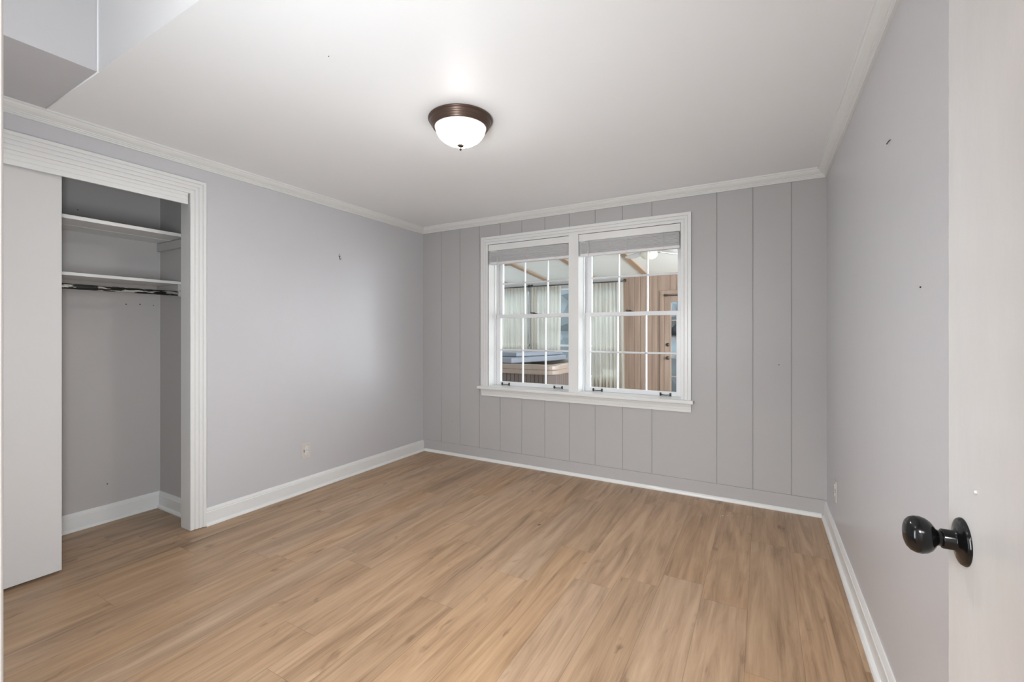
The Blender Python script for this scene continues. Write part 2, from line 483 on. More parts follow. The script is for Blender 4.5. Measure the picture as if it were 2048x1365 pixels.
arc = [(0.016 + 0.016 * cos(a), 0.019 * sin(a)) for a in [radians(t) for t in (0, 20, 40, 60, 80)]]
base = [(0, 0), (0.032, 0)] + arc[1:] + [(0.015, 0.0195), (0.015, 0.088), (0.012, 0.092), (0.012, 0.097), (0.008, 0.108), (0.005, 0.115), (0, 0.115)]
m = MB(); m.loft([[(XL + o, 1.566, z) for o, z in base], [(XL + o, YB, z) for o, z in base]])
struct(m.build('baseboard_left', 'trim'), 'white baseboard between the closet and the far corner', 'baseboard')
m = MB(); m.loft([[(XR - o, YB, z) for o, z in base], [(XR - o, YF, z) for o, z in base]])
struct(m.build('baseboard_right', 'trim'), 'white baseboard along the right wall', 'baseboard')
shoe = [(0, 0), (0.018, 0), (0.018, 0.008), (0.016, 0.015), (0.011, 0.022), (0.004, 0.027), (0, 0.027)]
m = MB(); m.loft([[(XL + 0.03, YB - o, z) for o, z in shoe], [(XR - 0.03, YB - o, z) for o, z in shoe]])
struct(m.build('baseboard_back', 'trim'), 'thin white shoe moulding under the window wall', 'baseboard')
m = MB()
m.loft([[(CB + o, 0.10, z) for o, z in base], [(CB + o, CE - o, z) for o, z in base]])
m.loft([[(CB + o, CE - o, z) for o, z in base], [(XL - 0.11, CE - o, z) for o, z in base]])
struct(m.build('baseboard_closet', 'trim'), 'white baseboard inside the closet', 'baseboard')

# ------------------------------------------------------------------ closet casing
def casing_profile(w, bands, t0, t1, groove=0.004):
    """(offset from the inner edge, thickness) stepping up outward in flat bands parted by grooves"""
    p = [(0, 0)]
    bw = w / bands
    for i in range(bands):
        t = t0 + (t1 - t0) * i / (bands - 1)
        a, b = i * bw, (i + 1) * bw
        p += [(a + (0.0 if i == 0 else groove * 0.5), t), (b - (0.0 if i == bands - 1 else groove * 0.5), t)]
        if i < bands - 1:
            p += [(b - groove * 0.4, t - 0.004), (b + groove * 0.4, t - 0.004)]
    p += [(w, 0)]
    return p
cp = casing_profile(0.089, 4, 0.013, 0.025, 0.006)
m = MB()
m.loft([[(XL + t, CY1 + w, 0.003) for w, t in cp], [(XL + t, CY1 + w, CZ + w) for w, t in cp]])
m.loft([[(XL + t, CY1 + w, CZ + w) for w, t in cp], [(XL + t, CY0 - w, CZ + w) for w, t in cp]])
m.loft([[(XL + t, CY0 - w, CZ + w) for w, t in cp], [(XL + t, CY0 - w, 0.003) for w, t in cp]])
# jambs lining the opening
m.box(XL - 0.112, XL + 0.010, CY1 - 0.001, CY1 + 0.012, 0.004, CZ)
m.box(XL - 0.112, XL + 0.010, CY0 - 0.012, CY0 + 0.001, 0.004, CZ)
m.box(XL - 0.112, XL + 0.010, CY0, CY1, CZ - 0.001, CZ + 0.012)
struct(m.build('trim_4', 'trim', bevel=0.001, seg=1), 'white stepped casing around the closet opening', 'door casing')
# fascia hiding the sliding track
fp = [(2.127, 0.0), (2.127, 0.014), (2.1495, 0.014), (2.151, 0.011), (2.154, 0.011), (2.1555, 0.014), (2.175, 0.014),
      (2.1765, 0.011), (2.1795, 0.011), (2.181, 0.014), (2.199, 0.014), (2.199, 0.0)]
m = MB(); m.loft([[(XL - 0.012 + t, CY0 + 0.002, z) for z, t in fp], [(XL - 0.012 + t, CY1 - 0.010, z) for z, t in fp]])
struct(m.build('trim_5', 'trim'), 'white grooved board hiding the closet door track', 'fascia')

# sliding closet door
d = thing('door_1', (XL - 0.045, 0.55, 0.018), 'flat white sliding door covering half of the closet', 'door', kind='structure')
m = MB(); m.box(XL - 0.058, XL - 0.024, CY0 + 0.005, 0.881, 0.020, 2.165)
m.build('door_panel', 'door', d, 0.002)
m = MB(); m.box(XL - 0.052, XL - 0.030, CY0 + 0.03, 0.86, 2.165, 2.186)
m.build('hanger', 'hardware', d)

# shelves, cleats and hanging rod
for name, xf, z0, z1, lab in (('closet_shelf', -3.50, 1.956, 1.978, 'upper white board shelf, top of the two in the closet'),
                              ('closet_shelf', -3.595, 1.636, 1.655, 'lower white board shelf, just above the hanging rod')):
    m = MB(); m.box(CB + 0.0005, xf, 0.105, CE - 0.001, z0, z1)
    if z0 > 1.9:
        m.box(CB + 0.001, CB + 0.20, 0.106, CE - 0.002, z0 - 0.0015, z0)      # second board seen from below
    o = m.build(name, 'trim', None, 0.0015)
    tag(o, lab, 'shelf', 'closet shelves')
for xf, z0, z1, lab in ((-3.50, 1.893, 1.952, 'grey painted cleat on the closet end wall under the upper shelf'),
                        (-3.595, 1.590, 1.635, 'grey painted cleat on the closet end wall behind the rod end')):
    m = MB(); m.box(CB + 0.001, xf, CE - 0.022, CE - 0.0005, z0, z1)
    tag(m.build('shelf_cleat', 'closet', None, 0.0015), lab, 'cleat', 'closet shelf cleats')
r = thing('closet_rod', (-3.60, 0.85, 1.570), 'black hanging rod with peeling white paint in the closet', 'rod')
m = MB(); m.tube([(-3.60, 0.11, 1.570), (-3.60, CE - 0.024, 1.570)], 0.0165, 20)
m.build('pole', 'rod', r)
m = MB(); m.lathe([(0, 0), (0.028, 0), (0.028, 0.008), (0.022, 0.012), (0.022, 0.022), (0.0, 0.022)], 24, Matrix.Translation((-3.60, CE - 0.0005, 1.570)) @ Matrix.Rotation(pi / 2, 4, 'X'))
m.build('socket', 'closet', r)

# ------------------------------------------------------------------ entrance door, open against the right wall
FX = 0.267
d = thing('door_2', (FX + 0.0175, 0.125, 0.008), 'open glossy white door with a black knob at the right edge', 'door', kind='structure')
m = MB(); m.box(FX, FX + 0.035, 0.125, 0.985, 0.010, 2.035)
m.build('door_leaf', 'door', d, 0.002)
KY, KZ = 0.922, 0.974
T = Matrix.Translation((FX, KY, KZ)) @ Matrix.Rotation(-pi / 2, 4, 'Y')      # local +Z points into the room
k = MB(); k.lathe([(0, 0.070), (0.008, 0.0698), (0.014, 0.0690), (0.020, 0.0668), (0.0248, 0.0625), (0.0275, 0.0565), (0.0280, 0.0500),
                   (0.0262, 0.0435), (0.0225, 0.0380), (0.0170, 0.0338), (0.0125, 0.0312), (0.0115, 0.029), (0.0115, 0.024)], 48, T)
knob = k.build('door_knob', 'black', d)
k = MB(); k.lathe([(0.0115, 0.0255), (0.0140, 0.0252), (0.0146, 0.0240), (0.0146, 0.0120), (0.0160, 0.0100), (0.0200, 0.0082), (0.0270, 0.0066), (0.0325, 0.0052),
                   (0.0340, 0.0040), (0.0340, 0.0022), (0.0352, 0.0018), (0.0352, 0.0), (0, 0)], 48, T)
k.build('rose', 'black', d)
k = MB(); k.lathe([(0, 0.0708), (0.0035, 0.0706), (0.0042, 0.0698), (0.0042, 0.0685)], 20, T)
k.build('privacy_button', 'hardware', knob)
k = MB(); k.lathe([(0, 0.003), (0.002, 0.0024), (0.003, 0.0), (0, 0)], 12, Matrix.Translation((FX, 0.8756, 1.064)) @ Matrix.Rotation(-pi / 2, 4, 'Y'))
k.build('paint_drip', 'door', d)
for z in (0.22, 1.02, 1.82):
    k = MB(); k.tube([(FX + 0.041, 0.121, z - 0.045), (FX + 0.041, 0.121, z + 0.045)], 0.005, 12)
    k.build('hinge', 'black', d)

# entrance jambs and casing
ec = casing_profile(0.068, 3, 0.0178, 0.0198, 0.004)
m = MB()
for (yy, sg) in ((YF, 1),):
    m.loft([[(DX0 - w, yy + t, 0.002) for w, t in ec], [(DX0 - w, yy + t, DZ + w) for w, t in ec]])
    m.loft([[(DX0 - w, yy + t, DZ + w) for w, t in ec], [(DX1 + w, yy + t, DZ + w) for w, t in ec]])
    m.loft([[(DX1 + w, yy + t, DZ + w) for w, t in ec], [(DX1 + w, yy + t, 0.002) for w, t in ec]])
m.box(DX0 - 0.012, DX0 + 0.001, YF - 0.122, YF + 0.006, 0.002, DZ)
m.box(DX1 - 0.001, DX1 + 0.012, YF - 0.122, YF + 0.006, 0.002, DZ)
m.box(DX0, DX1, YF - 0.122, YF + 0.006, DZ - 0.001, DZ + 0.012)
struct(m.build('trim_6', 'trim', bevel=0.002), 'white casing of the entrance at the left picture edge', 'door casing')

# ------------------------------------------------------------------ double window
A0, A1, B0, B1 = -2.392, -1.523, -1.432, -0.564       # clear openings
SZ, HZ = 0.757, 2.175
wp = casing_profile(0.078, 3, 0.014, 0.021, 0.004)
YC = YB
m = MB()
m.loft([[(A0 - w, YC - t, SZ) for w, t in wp], [(A0 - w, YC - t, HZ + w) for w, t in wp]])
m.loft([[(A0 - w, YC - t, HZ + w) for w, t in wp], [(B1 + w, YC - t, HZ + w) for w, t in wp]])
m.loft([[(B1 + w, YC - t, HZ + w) for w, t in wp], [(B1 + w, YC - t, SZ) for w, t in wp]])
m.box(A1 - 0.001, B0 + 0.001, YC - 0.017, YO, SZ, HZ + 0.02)
m.box(A0 - 0.026, A0, YC - 0.012, YO, SZ - 0.02, HZ + 0.02)
m.box(B1, B1 + 0.026, YC - 0.012, YO, SZ - 0.02, HZ + 0.02)
m.box(A0, A1, YC - 0.012, YO, HZ, HZ + 0.025)
m.box(B0, B1, YC - 0.012, YO, HZ, HZ + 0.025)
struct(m.build('trim_7', 'trim', bevel=0.0012, seg=1), 'white stepped casing and centre post of the double window', 'window casing')
m = MB()
m.box(A0 - 0.108, B1 + 0.097, 3.705, YB + 0.001, 0.729, SZ)
m.box(A0 - 0.02, B1 + 0.02, YB, YO + 0.03, 0.729, SZ)
struct(m.build('trim_8', 'trim', bevel=0.005, seg=3), 'white window stool under the double window', 'window sill')
ap = [(0.729, 0.0), (0.729, 0.021), (0.709, 0.021), (0.707, 0.017), (0.705, 0.017), (0.685, 0.017), (0.683, 0.012), (0.681, 0.012), (0.660, 0.012), (0.660, 0.0)]
m = MB(); m.loft([[(A0 - 0.078, YB - t, z) for z, t in ap], [(B1 + 0.078, YB - t, z) for z, t in ap]])
struct(m.build('trim_9', 'trim'), 'white stepped apron board below the window stool', 'window apron')

def sash(parent, name, x0, x1, z0, z1, gx0, gx1, gz0, gz1, y0, y1):
    m = MB()
    m.box(x0, gx0, y0, y1, z0, z1); m.box(gx1, x1, y0, y1, z0, z1)
    m.box(gx0, gx1, y0, y1, z0, gz0); m.box(gx0, gx1, y0, y1, gz1, z1)
    o = m.build(name, 'sash', parent, 0.0015)
    w = (gx1 - gx0) / 3; zc = (gz0 + gz1) / 2; yc = (y0 + y1) / 2
    mu = MB()
    pr = [(-0.009, 0), (-0.0035, -0.014), (0.0035, -0.014), (0.009, 0), (0.009, 0.006), (-0.009, 0.006)]
    for i in (1, 2):
        x = gx0 + w * i
        mu.loft([[(x + a, yc + b, gz0 - 0.002) for a, b in pr], [(x + a, yc + b, gz1 + 0.002) for a, b in pr]])
    mu.loft([[(gx0 - 0.002, yc + b, zc + a) for a, b in pr], [(gx1 + 0.002, yc + b, zc + a) for a, b in pr]])
    mu.build('muntin_grid', 'sash', o)
    g = MB(); g.box(gx0 - 0.004, gx1 + 0.004, yc + 0.0005, yc + 0.0035, gz0 - 0.004, gz1 + 0.004)
    g.build('glass', 'glass', o)
    return o
def lift(parent, x, z, y):
    m = MB()
    for s in (-1, 1):
        m.box(x + s * 0.040 - 0.0075, x + s * 0.040 + 0.0075, y - 0.005, y, z - 0.013, z + 0.013)
        m.box(x + s * 0.040 - 0.005, x + s * 0.040 + 0.005, y - 0.017, y - 0.004, z - 0.005, z + 0.004)
    m.tube([(x - 0.042, y - 0.015, z - 0.002), (x, y - 0.018, z - 0.004), (x + 0.042, y - 0.015, z - 0.002)], 0.0036, 8)
    tag(m.build('lift_handle', 'blackmatte', parent, 0.001), 'black bar handle')
def lock(parent, x, z, y):
    m = MB()
    m.box(x - 0.030, x + 0.030, y - 0.012, y + 0.012, z, z + 0.006)
    m.lathe([(0, 0.016), (0.010, 0.015), (0.012, 0.010), (0.012, 0.004)], 16, Matrix.Translation((x, y, z)))
    m.tube([(x - 0.004, y, z + 0.012), (x - 0.022, y - 0.010, z + 0.014), (x - 0.036, y - 0.016, z + 0.013)], [0.005, 0.0042, 0.0045], 8)
    tag(m.build('sash_lock', 'blackmatte', parent, 0.001), 'dark cam lock')

for num, (x0, x1, hs, lk, lab) in enumerate(((A0, A1, (-2.270, -1.690), -1.955, 'left white sash window of the pair, looking onto the hot tub'),
                                             (B0, B1, (-1.301, -0.708), -1.010, 'right white sash window of the pair, looking onto the wooden wall'))):
    w = thing('window_%d' % (num + 1), ((x0 + x1) / 2, 3.92, SZ), lab, 'window', kind='structure')
    m = MB()
    for xa, xb in ((x0, x0 + 0.011), (x1 - 0.011, x1)):
        m.box(xa, xb, 3.872, 3.893, SZ, HZ)
        m.box(xa, xb, 3.938, 3.945, SZ, HZ)
        m.box(xa, xb, 3.985, YO, SZ, HZ)
    m.box(x0, x1, 3.872, 3.893, HZ - 0.012, HZ)
    m.build('stop_beads', 'sash', w, 0.001)
    lo = sash(w, 'lower_sash', x0 + 0.003, x1 - 0.003, SZ + 0.0008, 1.478, x0 + 0.057, x1 - 0.057, 0.793, 1.442, 3.896, 3.935)
    sash(w, 'upper_sash', x0 + 0.003, x1 - 0.003, 1.443, HZ - 0.002, x0 + 0.054, x1 - 0.054, 1.478, 2.120, 3.947, 3.983)
    for h in hs: lift(lo, h, 0.772, 3.896)
    lock(lo, lk, 1.478, 3.915)

# blinds drawn up under the head of each window
for x0, x1, wand_x, wand_z, lab in ((A0, A1, -2.292, 1.432, 'white slatted blind drawn up in the left window, long wand hanging'),
                                    (B0, B1, -1.345, 1.960, 'white slatted blind drawn up in the right window')):
    b = thing('window_blind', ((x0 + x1) / 2, 3.79, 1.975), lab, 'blind', 'drawn up blinds')
    m = MB(); m.box(x0 + 0.003, x1 - 0.004, 3.752, 3.762, 2.112, 2.172)
    m.build('valance', 'trim', b, 0.001)
    m = MB(); m.box(x0 + 0.010, x1 - 0.010, 3.766, 3.805, 2.130, 2.170)
    m.build('headrail', 'blind', b, 0.001)
    m = MB()
    z = 2.106; i = 0
    while z > 2.003:
        dy = rng.uniform(-0.0040, 0.0040); tl = rng.uniform(-0.0006, 0.0006); dx = rng.uniform(0, 0.003)
        h0, h1 = z - 0.0016 + tl, z + 0.0016 + tl
        m.loft([[(x0 + 0.012 + dx, 3.7685 + dy, h0), (x0 + 0.012 + dx, 3.7685 + dy, h1), (x0 + 0.012 + dx, 3.790 + dy, z + 0.0036), (x0 + 0.012 + dx, 3.815 + dy, z + 0.0026), (x0 + 0.012 + dx, 3.815 + dy, z - 0.0026)],
                [(x1 - 0.012 - dx, 3.7685 + dy, h0 - 2 * tl), (x1 - 0.012 - dx, 3.7685 + dy, h1 - 2 * tl), (x1 - 0.012 - dx, 3.790 + dy, z + 0.0036), (x1 - 0.012 - dx, 3.815 + dy, z + 0.0026), (x1 - 0.012 - dx, 3.815 + dy, z - 0.0026)]])
        z -= 0.0068
    m.build('slat_stack', 'blind', b)
    m = MB(); m.box(x0 + 0.011, x1 - 0.011, 3.768, 3.812, 1.977, 2.000)
    m.build('bottom_rail', 'blind', b, 0.002)
    for f in (0.16, 0.5, 0.84):
        x = x0 + (x1 - x0) * f
        m = MB(); m.tube([(x, 3.7655, 2.112), (x + 0.002, 3.7635, 2.06), (x - 0.001, 3.764, 2.02), (x, 3.7655, 1.985)], 0.0016, 6)
        m.build('ladder_cord', 'blind', b)
    m = MB(); m.tube([(wand_x, 3.764, 2.112), (wand_x + 0.001, 3.762, wand_z)], 0.004, 8)
    m.build('tilt_wand', 'trim', b)

# ------------------------------------------------------------------ ceiling lamp
LX, LY = -1.410, 1.937
lamp = thing('ceiling_lamp', (LX, LY, H), 'round bronze ceiling lamp with a lit white glass bowl', 'ceiling lamp')
L0 = Matrix.Translation((LX, LY, H))
m = MB(); m.lathe([(0, -0.001), (0.168, -0.001), (0.172, -0.003), (0.173, -0.007), (0.171, -0.011), (0.168, -0.0125), (0.165, -0.0145), (0.163, -0.0195), (0.1605, -0.0265),
                   (0.158, -0.031), (0.1545, -0.0325), (0.1545, -0.036), (0.1525, -0.040), (0.149, -0.0415), (0.1485, -0.045), (0.146, -0.0495), (0.142, -0.051), (0.1375, -0.051), (0.134, -0.046), (0.134, -0.030), (0, -0.030)], 72, L0)
m.build('pan', 'bronze', lamp)
prof = [(0.134, -0.046)] + [(0.134 * cos(t) ** 1.06, -0.048 - 0.092 * sin(t)) for t in [radians(a) for a in range(6, 88, 6)]] + [(0.006, -0.140)]
m = MB(); m.lathe(prof, 64, L0)
m.build('glass_bowl', 'lamp', lamp)
m = MB(); m.lathe([(0, -0.136), (0.018, -0.1385), (0.019, -0.141), (0.014, -0.146), (0.006, -0.150), (0.0045, -0.154), (0.0075, -0.157), (0.0075, -0.161), (0.004, -0.166), (0, -0.1675)], 28, L0)
m.build('finial', 'finial', lamp)

# ------------------------------------------------------------------ outlets, hook, nails
def outlet(wall, y, z, lab):
    sx = 1 if wall == 'L' else -1
    X = XL if wall == 'L' else XR
    o = thing('wall_outlet', (X, y, z), lab, 'outlet', 'wall outlets')
    def bx(a, b, y0, y1, z0, z1):
        m.box(min(X + sx * a, X + sx * b), max(X + sx * a, X + sx * b), y0, y1, z0, z1)
    m = MB(); bx(0.0, 0.006, y - 0.0435, y + 0.0435, z - 0.0635, z + 0.0635)
    m.build('cover_plate', 'plate', o, 0.003)
    for s in (-1, 1):
        m = MB(); m.lathe([(0, 0.0085), (0.0155, 0.0085), (0.0165, 0.0075), (0.0165, 0.004)], 24,
                          Matrix.Translation((X, y + 0.002, z + s * 0.0195)) @ Matrix.Rotation(sx * pi / 2, 4, 'Y'))
        rc = m.build('receptacle', 'trim', o)
        m = MB()
        for q in (-0.006, 0.006):
            bx(0.0083, 0.0090, y + 0.002 + q - 0.0012, y + 0.002 + q + 0.0012, z + s * 0.0195 - 0.001, z + s * 0.0195 + 0.008)
        m.box(min(X + sx * 0.0083, X + sx * 0.0090), max(X + sx * 0.0083, X + sx * 0.0090), y, y + 0.004, z + s * 0.0195 - 0.010, z + s * 0.0195 - 0.006)
        m.build('slots', 'slot', rc)
    m = MB(); bx(0.005, 0.0078, y - 0.024, y - 0.018, z - 0.010, z + 0.010)
    m.build('side_switch', 'slot', o)
outlet('L', 2.323, 0.329, 'ivory outlet low on the left wall beyond the closet')
outlet('R', 3.325, 0.328, 'ivory outlet low on the right wall near the far corner')

h = thing('picture_hook', (XL, 2.650, 1.957), 'small dark metal picture hook on the left wall', 'hook')
m = MB(); m.tube([(XL + 0.004, 2.643, 1.972), (XL + 0.004, 2.650, 1.960), (XL + 0.004, 2.650, 1.945), (XL + 0.010, 2.651, 1.938), (XL + 0.014, 2.656, 1.942), (XL + 0.014, 2.659, 1.948)], 0.0024, 8)
m.tube([(XL + 0.004, 2.658, 1.972), (XL + 0.004, 2.650, 1.960)], 0.0024, 8)
m.build('hook_bend', 'hardware', h)
m = MB(); m.tube([(XL - 0.002, 2.649, 1.984), (XL + 0.006, 2.649, 1.986)], 0.0022, 8)
m.build('pin', 'hardware', h)

def nail(loc, axis, lab, r=0.0035):
    a = Vector(axis)
    R = a.to_track_quat('Z', 'Y').to_matrix().to_4x4()
    m = MB(); m.lathe([(0, 0.0035), (r * 0.7, 0.003), (r, 0.0015), (r * 0.6, 0.0), (r * 0.5, -0.004), (0, -0.004)], 12, Matrix.Translation(loc) @ R)
    tag(m.build('nail', 'hardware'), lab, 'nail', 'nail heads')
nail((0.110, YB, 1.059), (0, -1, 0), 'dark nail head on the board wall right of the window')
nail((-2.843, YB, 0.358), (0, -1, 0), 'dark nail head low on the board wall left of the window', 0.003)
nail((XR, 1.668, 1.422), (-1, 0, 0), 'dark nail head at mid height on the right wall', 0.003)
nail((-1.563, 1.224, H), (0, 0, -1), 'dark nail head in the ceiling in front of the lamp', 0.0022)
nail((-3.91, 1.13, 2.10), (1, 0, 0), 'dark nail head on the closet wall above the upper shelf', 0.0035)
nail((-3.91, 1.28, 0.255), (1, 0, 0), 'dark nail head low on the closet back wall', 0.0045)
m = MB(); m.tube([(XR + 0.002, 2.056, 1.974), (XR - 0.003, 2.055, 1.974), (XR - 0.003, 2.008, 1.970), (XR + 0.002, 2.007, 1.970)], 0.0015, 8)
tag(m.build('staple', 'hardware'), 'thin dark metal staple high on the right wall', 'staple')

for (y, z), w_ in zip(((1.383, 1.494), (1.464, 1.498), (1.545, 1.495)), ('left', 'middle', 'right')):
    nail((-3.91, y, z), (1, 0, 0), w_ + ' one of three nail heads in a row just below the closet rod', 0.0035)
m = MB()
m.loft([[(-1.311, 2.672, 0.0005), (-1.305, 2.667, 0.0005), (-1.301, 2.672, 0.0005), (-1.306, 2.678, 0.0005)], [(-1.302, 2.680, 0.006), (-1.298, 2.676, 0.007), (-1.294, 2.681, 0.006), (-1.298, 2.686, 0.005)],
        [(-1.292, 2.686, 0.001), (-1.290, 2.684, 0.002), (-1.288, 2.687, 0.002), (-1.290, 2.690, 0.001)]])
tag(m.build('wood_chip', 'slot'), 'tiny dark curled wood chip lying on the floor in mid room', 'chip')
for x, y in ((-0.372, 3.371), (-0.253, 3.430), (-0.238, 3.447), (-0.208, 3.464), (-0.180, 3.476)):
    m = MB(); bmesh.ops.create_icosphere(m.bm, subdivisions=1, radius=0.0032, matrix=Matrix.Translation((x, y, 0.0028)))
    tag(m.build('plaster_crumb', 'trim'), 'tiny white plaster crumb on the floor near the window wall', 'crumb', 'plaster crumbs on the floor')

# ------------------------------------------------------------------ sunroom behind the window
SX0, SX1, SY0 = -6.3, 1.7, YO
m = MB(); m.box(SX0, SX1, SY0, YS + 0.12, ZS - 0.1, ZS)
struct(m.build('floor_sunroom', 'sunfloor'), 'brown floor of the sunroom outside the window', 'floor')
m = MB()
m.loft([[(SX0 - 0.1, SY0, zroof(SY0)), (SX0 - 0.1, YS + 0.2, zroof(YS + 0.2)), (SX0 - 0.1, YS + 0.2, zroof(YS + 0.2) + 0.1), (SX0 - 0.1, SY0, zroof(SY0) + 0.1)],
        [(SX1 + 0.1, SY0, zroof(SY0)), (SX1 + 0.1, YS + 0.2, zroof(YS + 0.2)), (SX1 + 0.1, YS + 0.2, zroof(YS + 0.2) + 0.1), (SX1 + 0.1, SY0, zroof(SY0) + 0.1)]])
struct(m.build('ceiling_sunroom', 'sunceil'), 'sloping white sunroom ceiling seen through the window', 'ceiling')
# house side and end walls
m = MB()
m.box(XL - 3.1, XL - 0.0, YO - 0.1, YO, ZS, zroof(YO) + 0.05)
m.box(XR, SX1 + 0.1, YO - 0.1, YO, ZS, zroof(YO) + 0.05)
m.box(XL, XR, YO - 0.1, YO, H + 0.0, zroof(YO) + 0.05)
struct(m.build('wall_house', 'sunceil'), 'pale outer house wall facing the sunroom', 'wall')
m = MB()
m.box(SX1, SX1 + 0.1, YO, YS + 0.12, ZS, 0.45); m.box(SX1, SX1 + 0.1, YO, YS + 0.12, 2.2, 2.75)
m.box(SX1, SX1 + 0.1, YO, YO + 0.2, 0.45, 2.2); m.box(SX1, SX1 + 0.1, YS - 0.25, YS + 0.12, 0.45, 2.2)
m.box(SX0 - 0.1, SX0, YO, YS + 0.12, ZS, 0.5); m.box(SX0 - 0.1, SX0, YO, YS + 0.12, 2.1, 2.75)
m.box(SX0 - 0.1, SX0, YO, YO + 0.2, 0.5, 2.1); m.box(SX0 - 0.1, SX0, YS - 0.2, YS + 0.12, 0.5, 2.1); m.box(SX0 - 0.1, SX0, 5.8, 5.95, 0.5, 2.1)
struct(m.build('wall_ends', 'sunceil'), 'pale end walls of the sunroom with wide openings', 'wall')
# far wall: glazed part
wins = ((-5.60, -4.95), (-4.75, -4.00), (-3.87, -3.14), (-2.93, -2.20))
wz0, wz1 = 0.47, 2.14
m = MB()
m.box(SX0, -2.13, YS, YS + 0.12, ZS, wz0)
m.box(SX0, -2.13, YS, YS + 0.12, wz1, zroof(YS) + 0.03)
xs = [SX0] + [v for w in wins for v in w] + [-2.13]
for i in range(0, len(xs), 2):
    m.box(xs[i], xs[i + 1], YS, YS + 0.12, wz0, wz1)
struct(m.build('wall_far', 'panel'), 'sunroom far wall with windows behind sheer curtains', 'wall')
labs = ('far sunroom window leftmost behind the hot tub', 'far sunroom window second from left behind the hot tub', 'far sunroom window behind the right end of the hot tub',
        'far sunroom window beside the wooden wall')
for i, ((x0, x1), lab) in enumerate(zip(wins, labs)):
    w = thing('window_%d' % (i + 3), ((x0 + x1) / 2, YS + 0.06, wz0), lab, 'window', kind='structure')
    m = MB()
    m.box(x0, x0 + 0.03, YS + 0.02, YS + 0.07, wz0, wz1); m.box(x1 - 0.03, x1, YS + 0.02, YS + 0.07, wz0, wz1)
    m.box(x0, x1, YS + 0.02, YS + 0.07, wz0, wz0 + 0.035); m.box(x0, x1, YS + 0.02, YS + 0.07, wz1 - 0.03, wz1)
    m.box(x0, x1, YS + 0.02, YS + 0.07, 1.03, 1.065)
    m.build('frame', 'sash', w, 0.002)
    m = MB(); m.box(x0 + 0.02, x1 - 0.02, YS + 0.043, YS + 0.047, wz0 + 0.02, wz1 - 0.02)
    m.build('glass', 'glass', w)
# far wall: pine boards with the glazed door
GX0, GX1, GZ1 = -1.440, -0.615, 1.945
m = MB()
bg_ = [-2.13 + 0.0985 * k for k in range(1, 40)]
def pine(x0, x1, z0, z1):
    boards(x0, x1, z0, z1, bg_, YS - 0.015, YS + 0.12, 0.004, 0.008)
pine(-2.13, GX0, ZS, zroof(YS) + 0.03); pine(GX1, SX1, ZS, zroof(YS) + 0.03); pine(GX0, GX1, GZ1, zroof(YS) + 0.03)
struct(m.build('wall_boarded', 'pine'), 'brown vertical board wall of the sunroom', 'wall')
m = MB()
for a, b in ((GX0 - 0.062, GX0), (GX1, GX1 + 0.062)):
    m.box(a, b, YS - 0.032, YS - 0.0145, ZS, GZ1 + 0.062)
m.box(GX0, GX1, YS - 0.032, YS - 0.0145, GZ1, GZ1 + 0.062)
struct(m.build('trim_10', 'pine', bevel=0.002), 'brown casing around the glazed sunroom door', 'door casing')
d = thing('door_3', ((GX0 + GX1) / 2, YS, ZS), 'brown glazed sunroom door with divided panes', 'door', kind='structure')
gx0, gx1, gz0, gz1 = -1.328, -0.727, 0.22, 1.815
m = MB()
m.box(GX0 + 0.004, gx0, YS - 0.012, YS + 0.03, ZS + 0.005, GZ1 - 0.004); m.box(gx1, GX1 - 0.004, YS - 0.012, YS + 0.03, ZS + 0.005, GZ1 - 0.004)
m.box(gx0, gx1, YS - 0.012, YS + 0.03, ZS + 0.005, gz0); m.box(gx0, gx1, YS - 0.012, YS + 0.03, gz1, GZ1 - 0.004)
m.build('door_leaf', 'pine', d, 0.002)
m = MB()
for z in (1.503, 1.190, 0.873, 0.554):
    m.box(gx0, gx1, YS, YS + 0.02, z - 0.010, z + 0.010)
for f in (1 / 3, 2 / 3):
    x = gx0 + (gx1 - gx0) * f; m.box(x - 0.010, x + 0.010, YS, YS + 0.02, gz0, gz1)
m.build('muntin_grid', 'pine', d)
m = MB(); m.box(gx0 - 0.005, gx1 + 0.005, YS + 0.008, YS + 0.012, gz0 - 0.005, gz1 + 0.005); m.build('glass', 'glass', d)
Rk = Matrix.Rotation(pi / 2, 4, 'X')
m = MB(); m.lathe([(0, 0.058), (0.016, 0.056), (0.025, 0.048), (0.026, 0.040), (0.020, 0.031), (0.011, 0.026), (0.011, 0.008), (0.030, 0.006), (0.032, 0.0), (0, 0)], 28, Matrix.Translation((-1.378, YS - 0.012, 0.868)) @ Rk)
m.build('door_knob', 'hardware', d)
m = MB(); m.lathe([(0, 0.022), (0.020, 0.020), (0.026, 0.012), (0.030, 0.004), (0.030, 0.0), (0, 0)], 28, Matrix.Translation((-1.380, YS - 0.012, 1.09)) @ Rk)
m.build('deadbolt', 'hardware', d)
m = MB(); m.box(-1.435, -1.385, YS - 0.05, YS - 0.012, 1.905, 1.935); m.tube([(-1.40, YS - 0.035, 1.92), (-1.02, YS - 0.035, 1.915)], 0.008, 10)
m.build('door_closer', 'hardware', d)

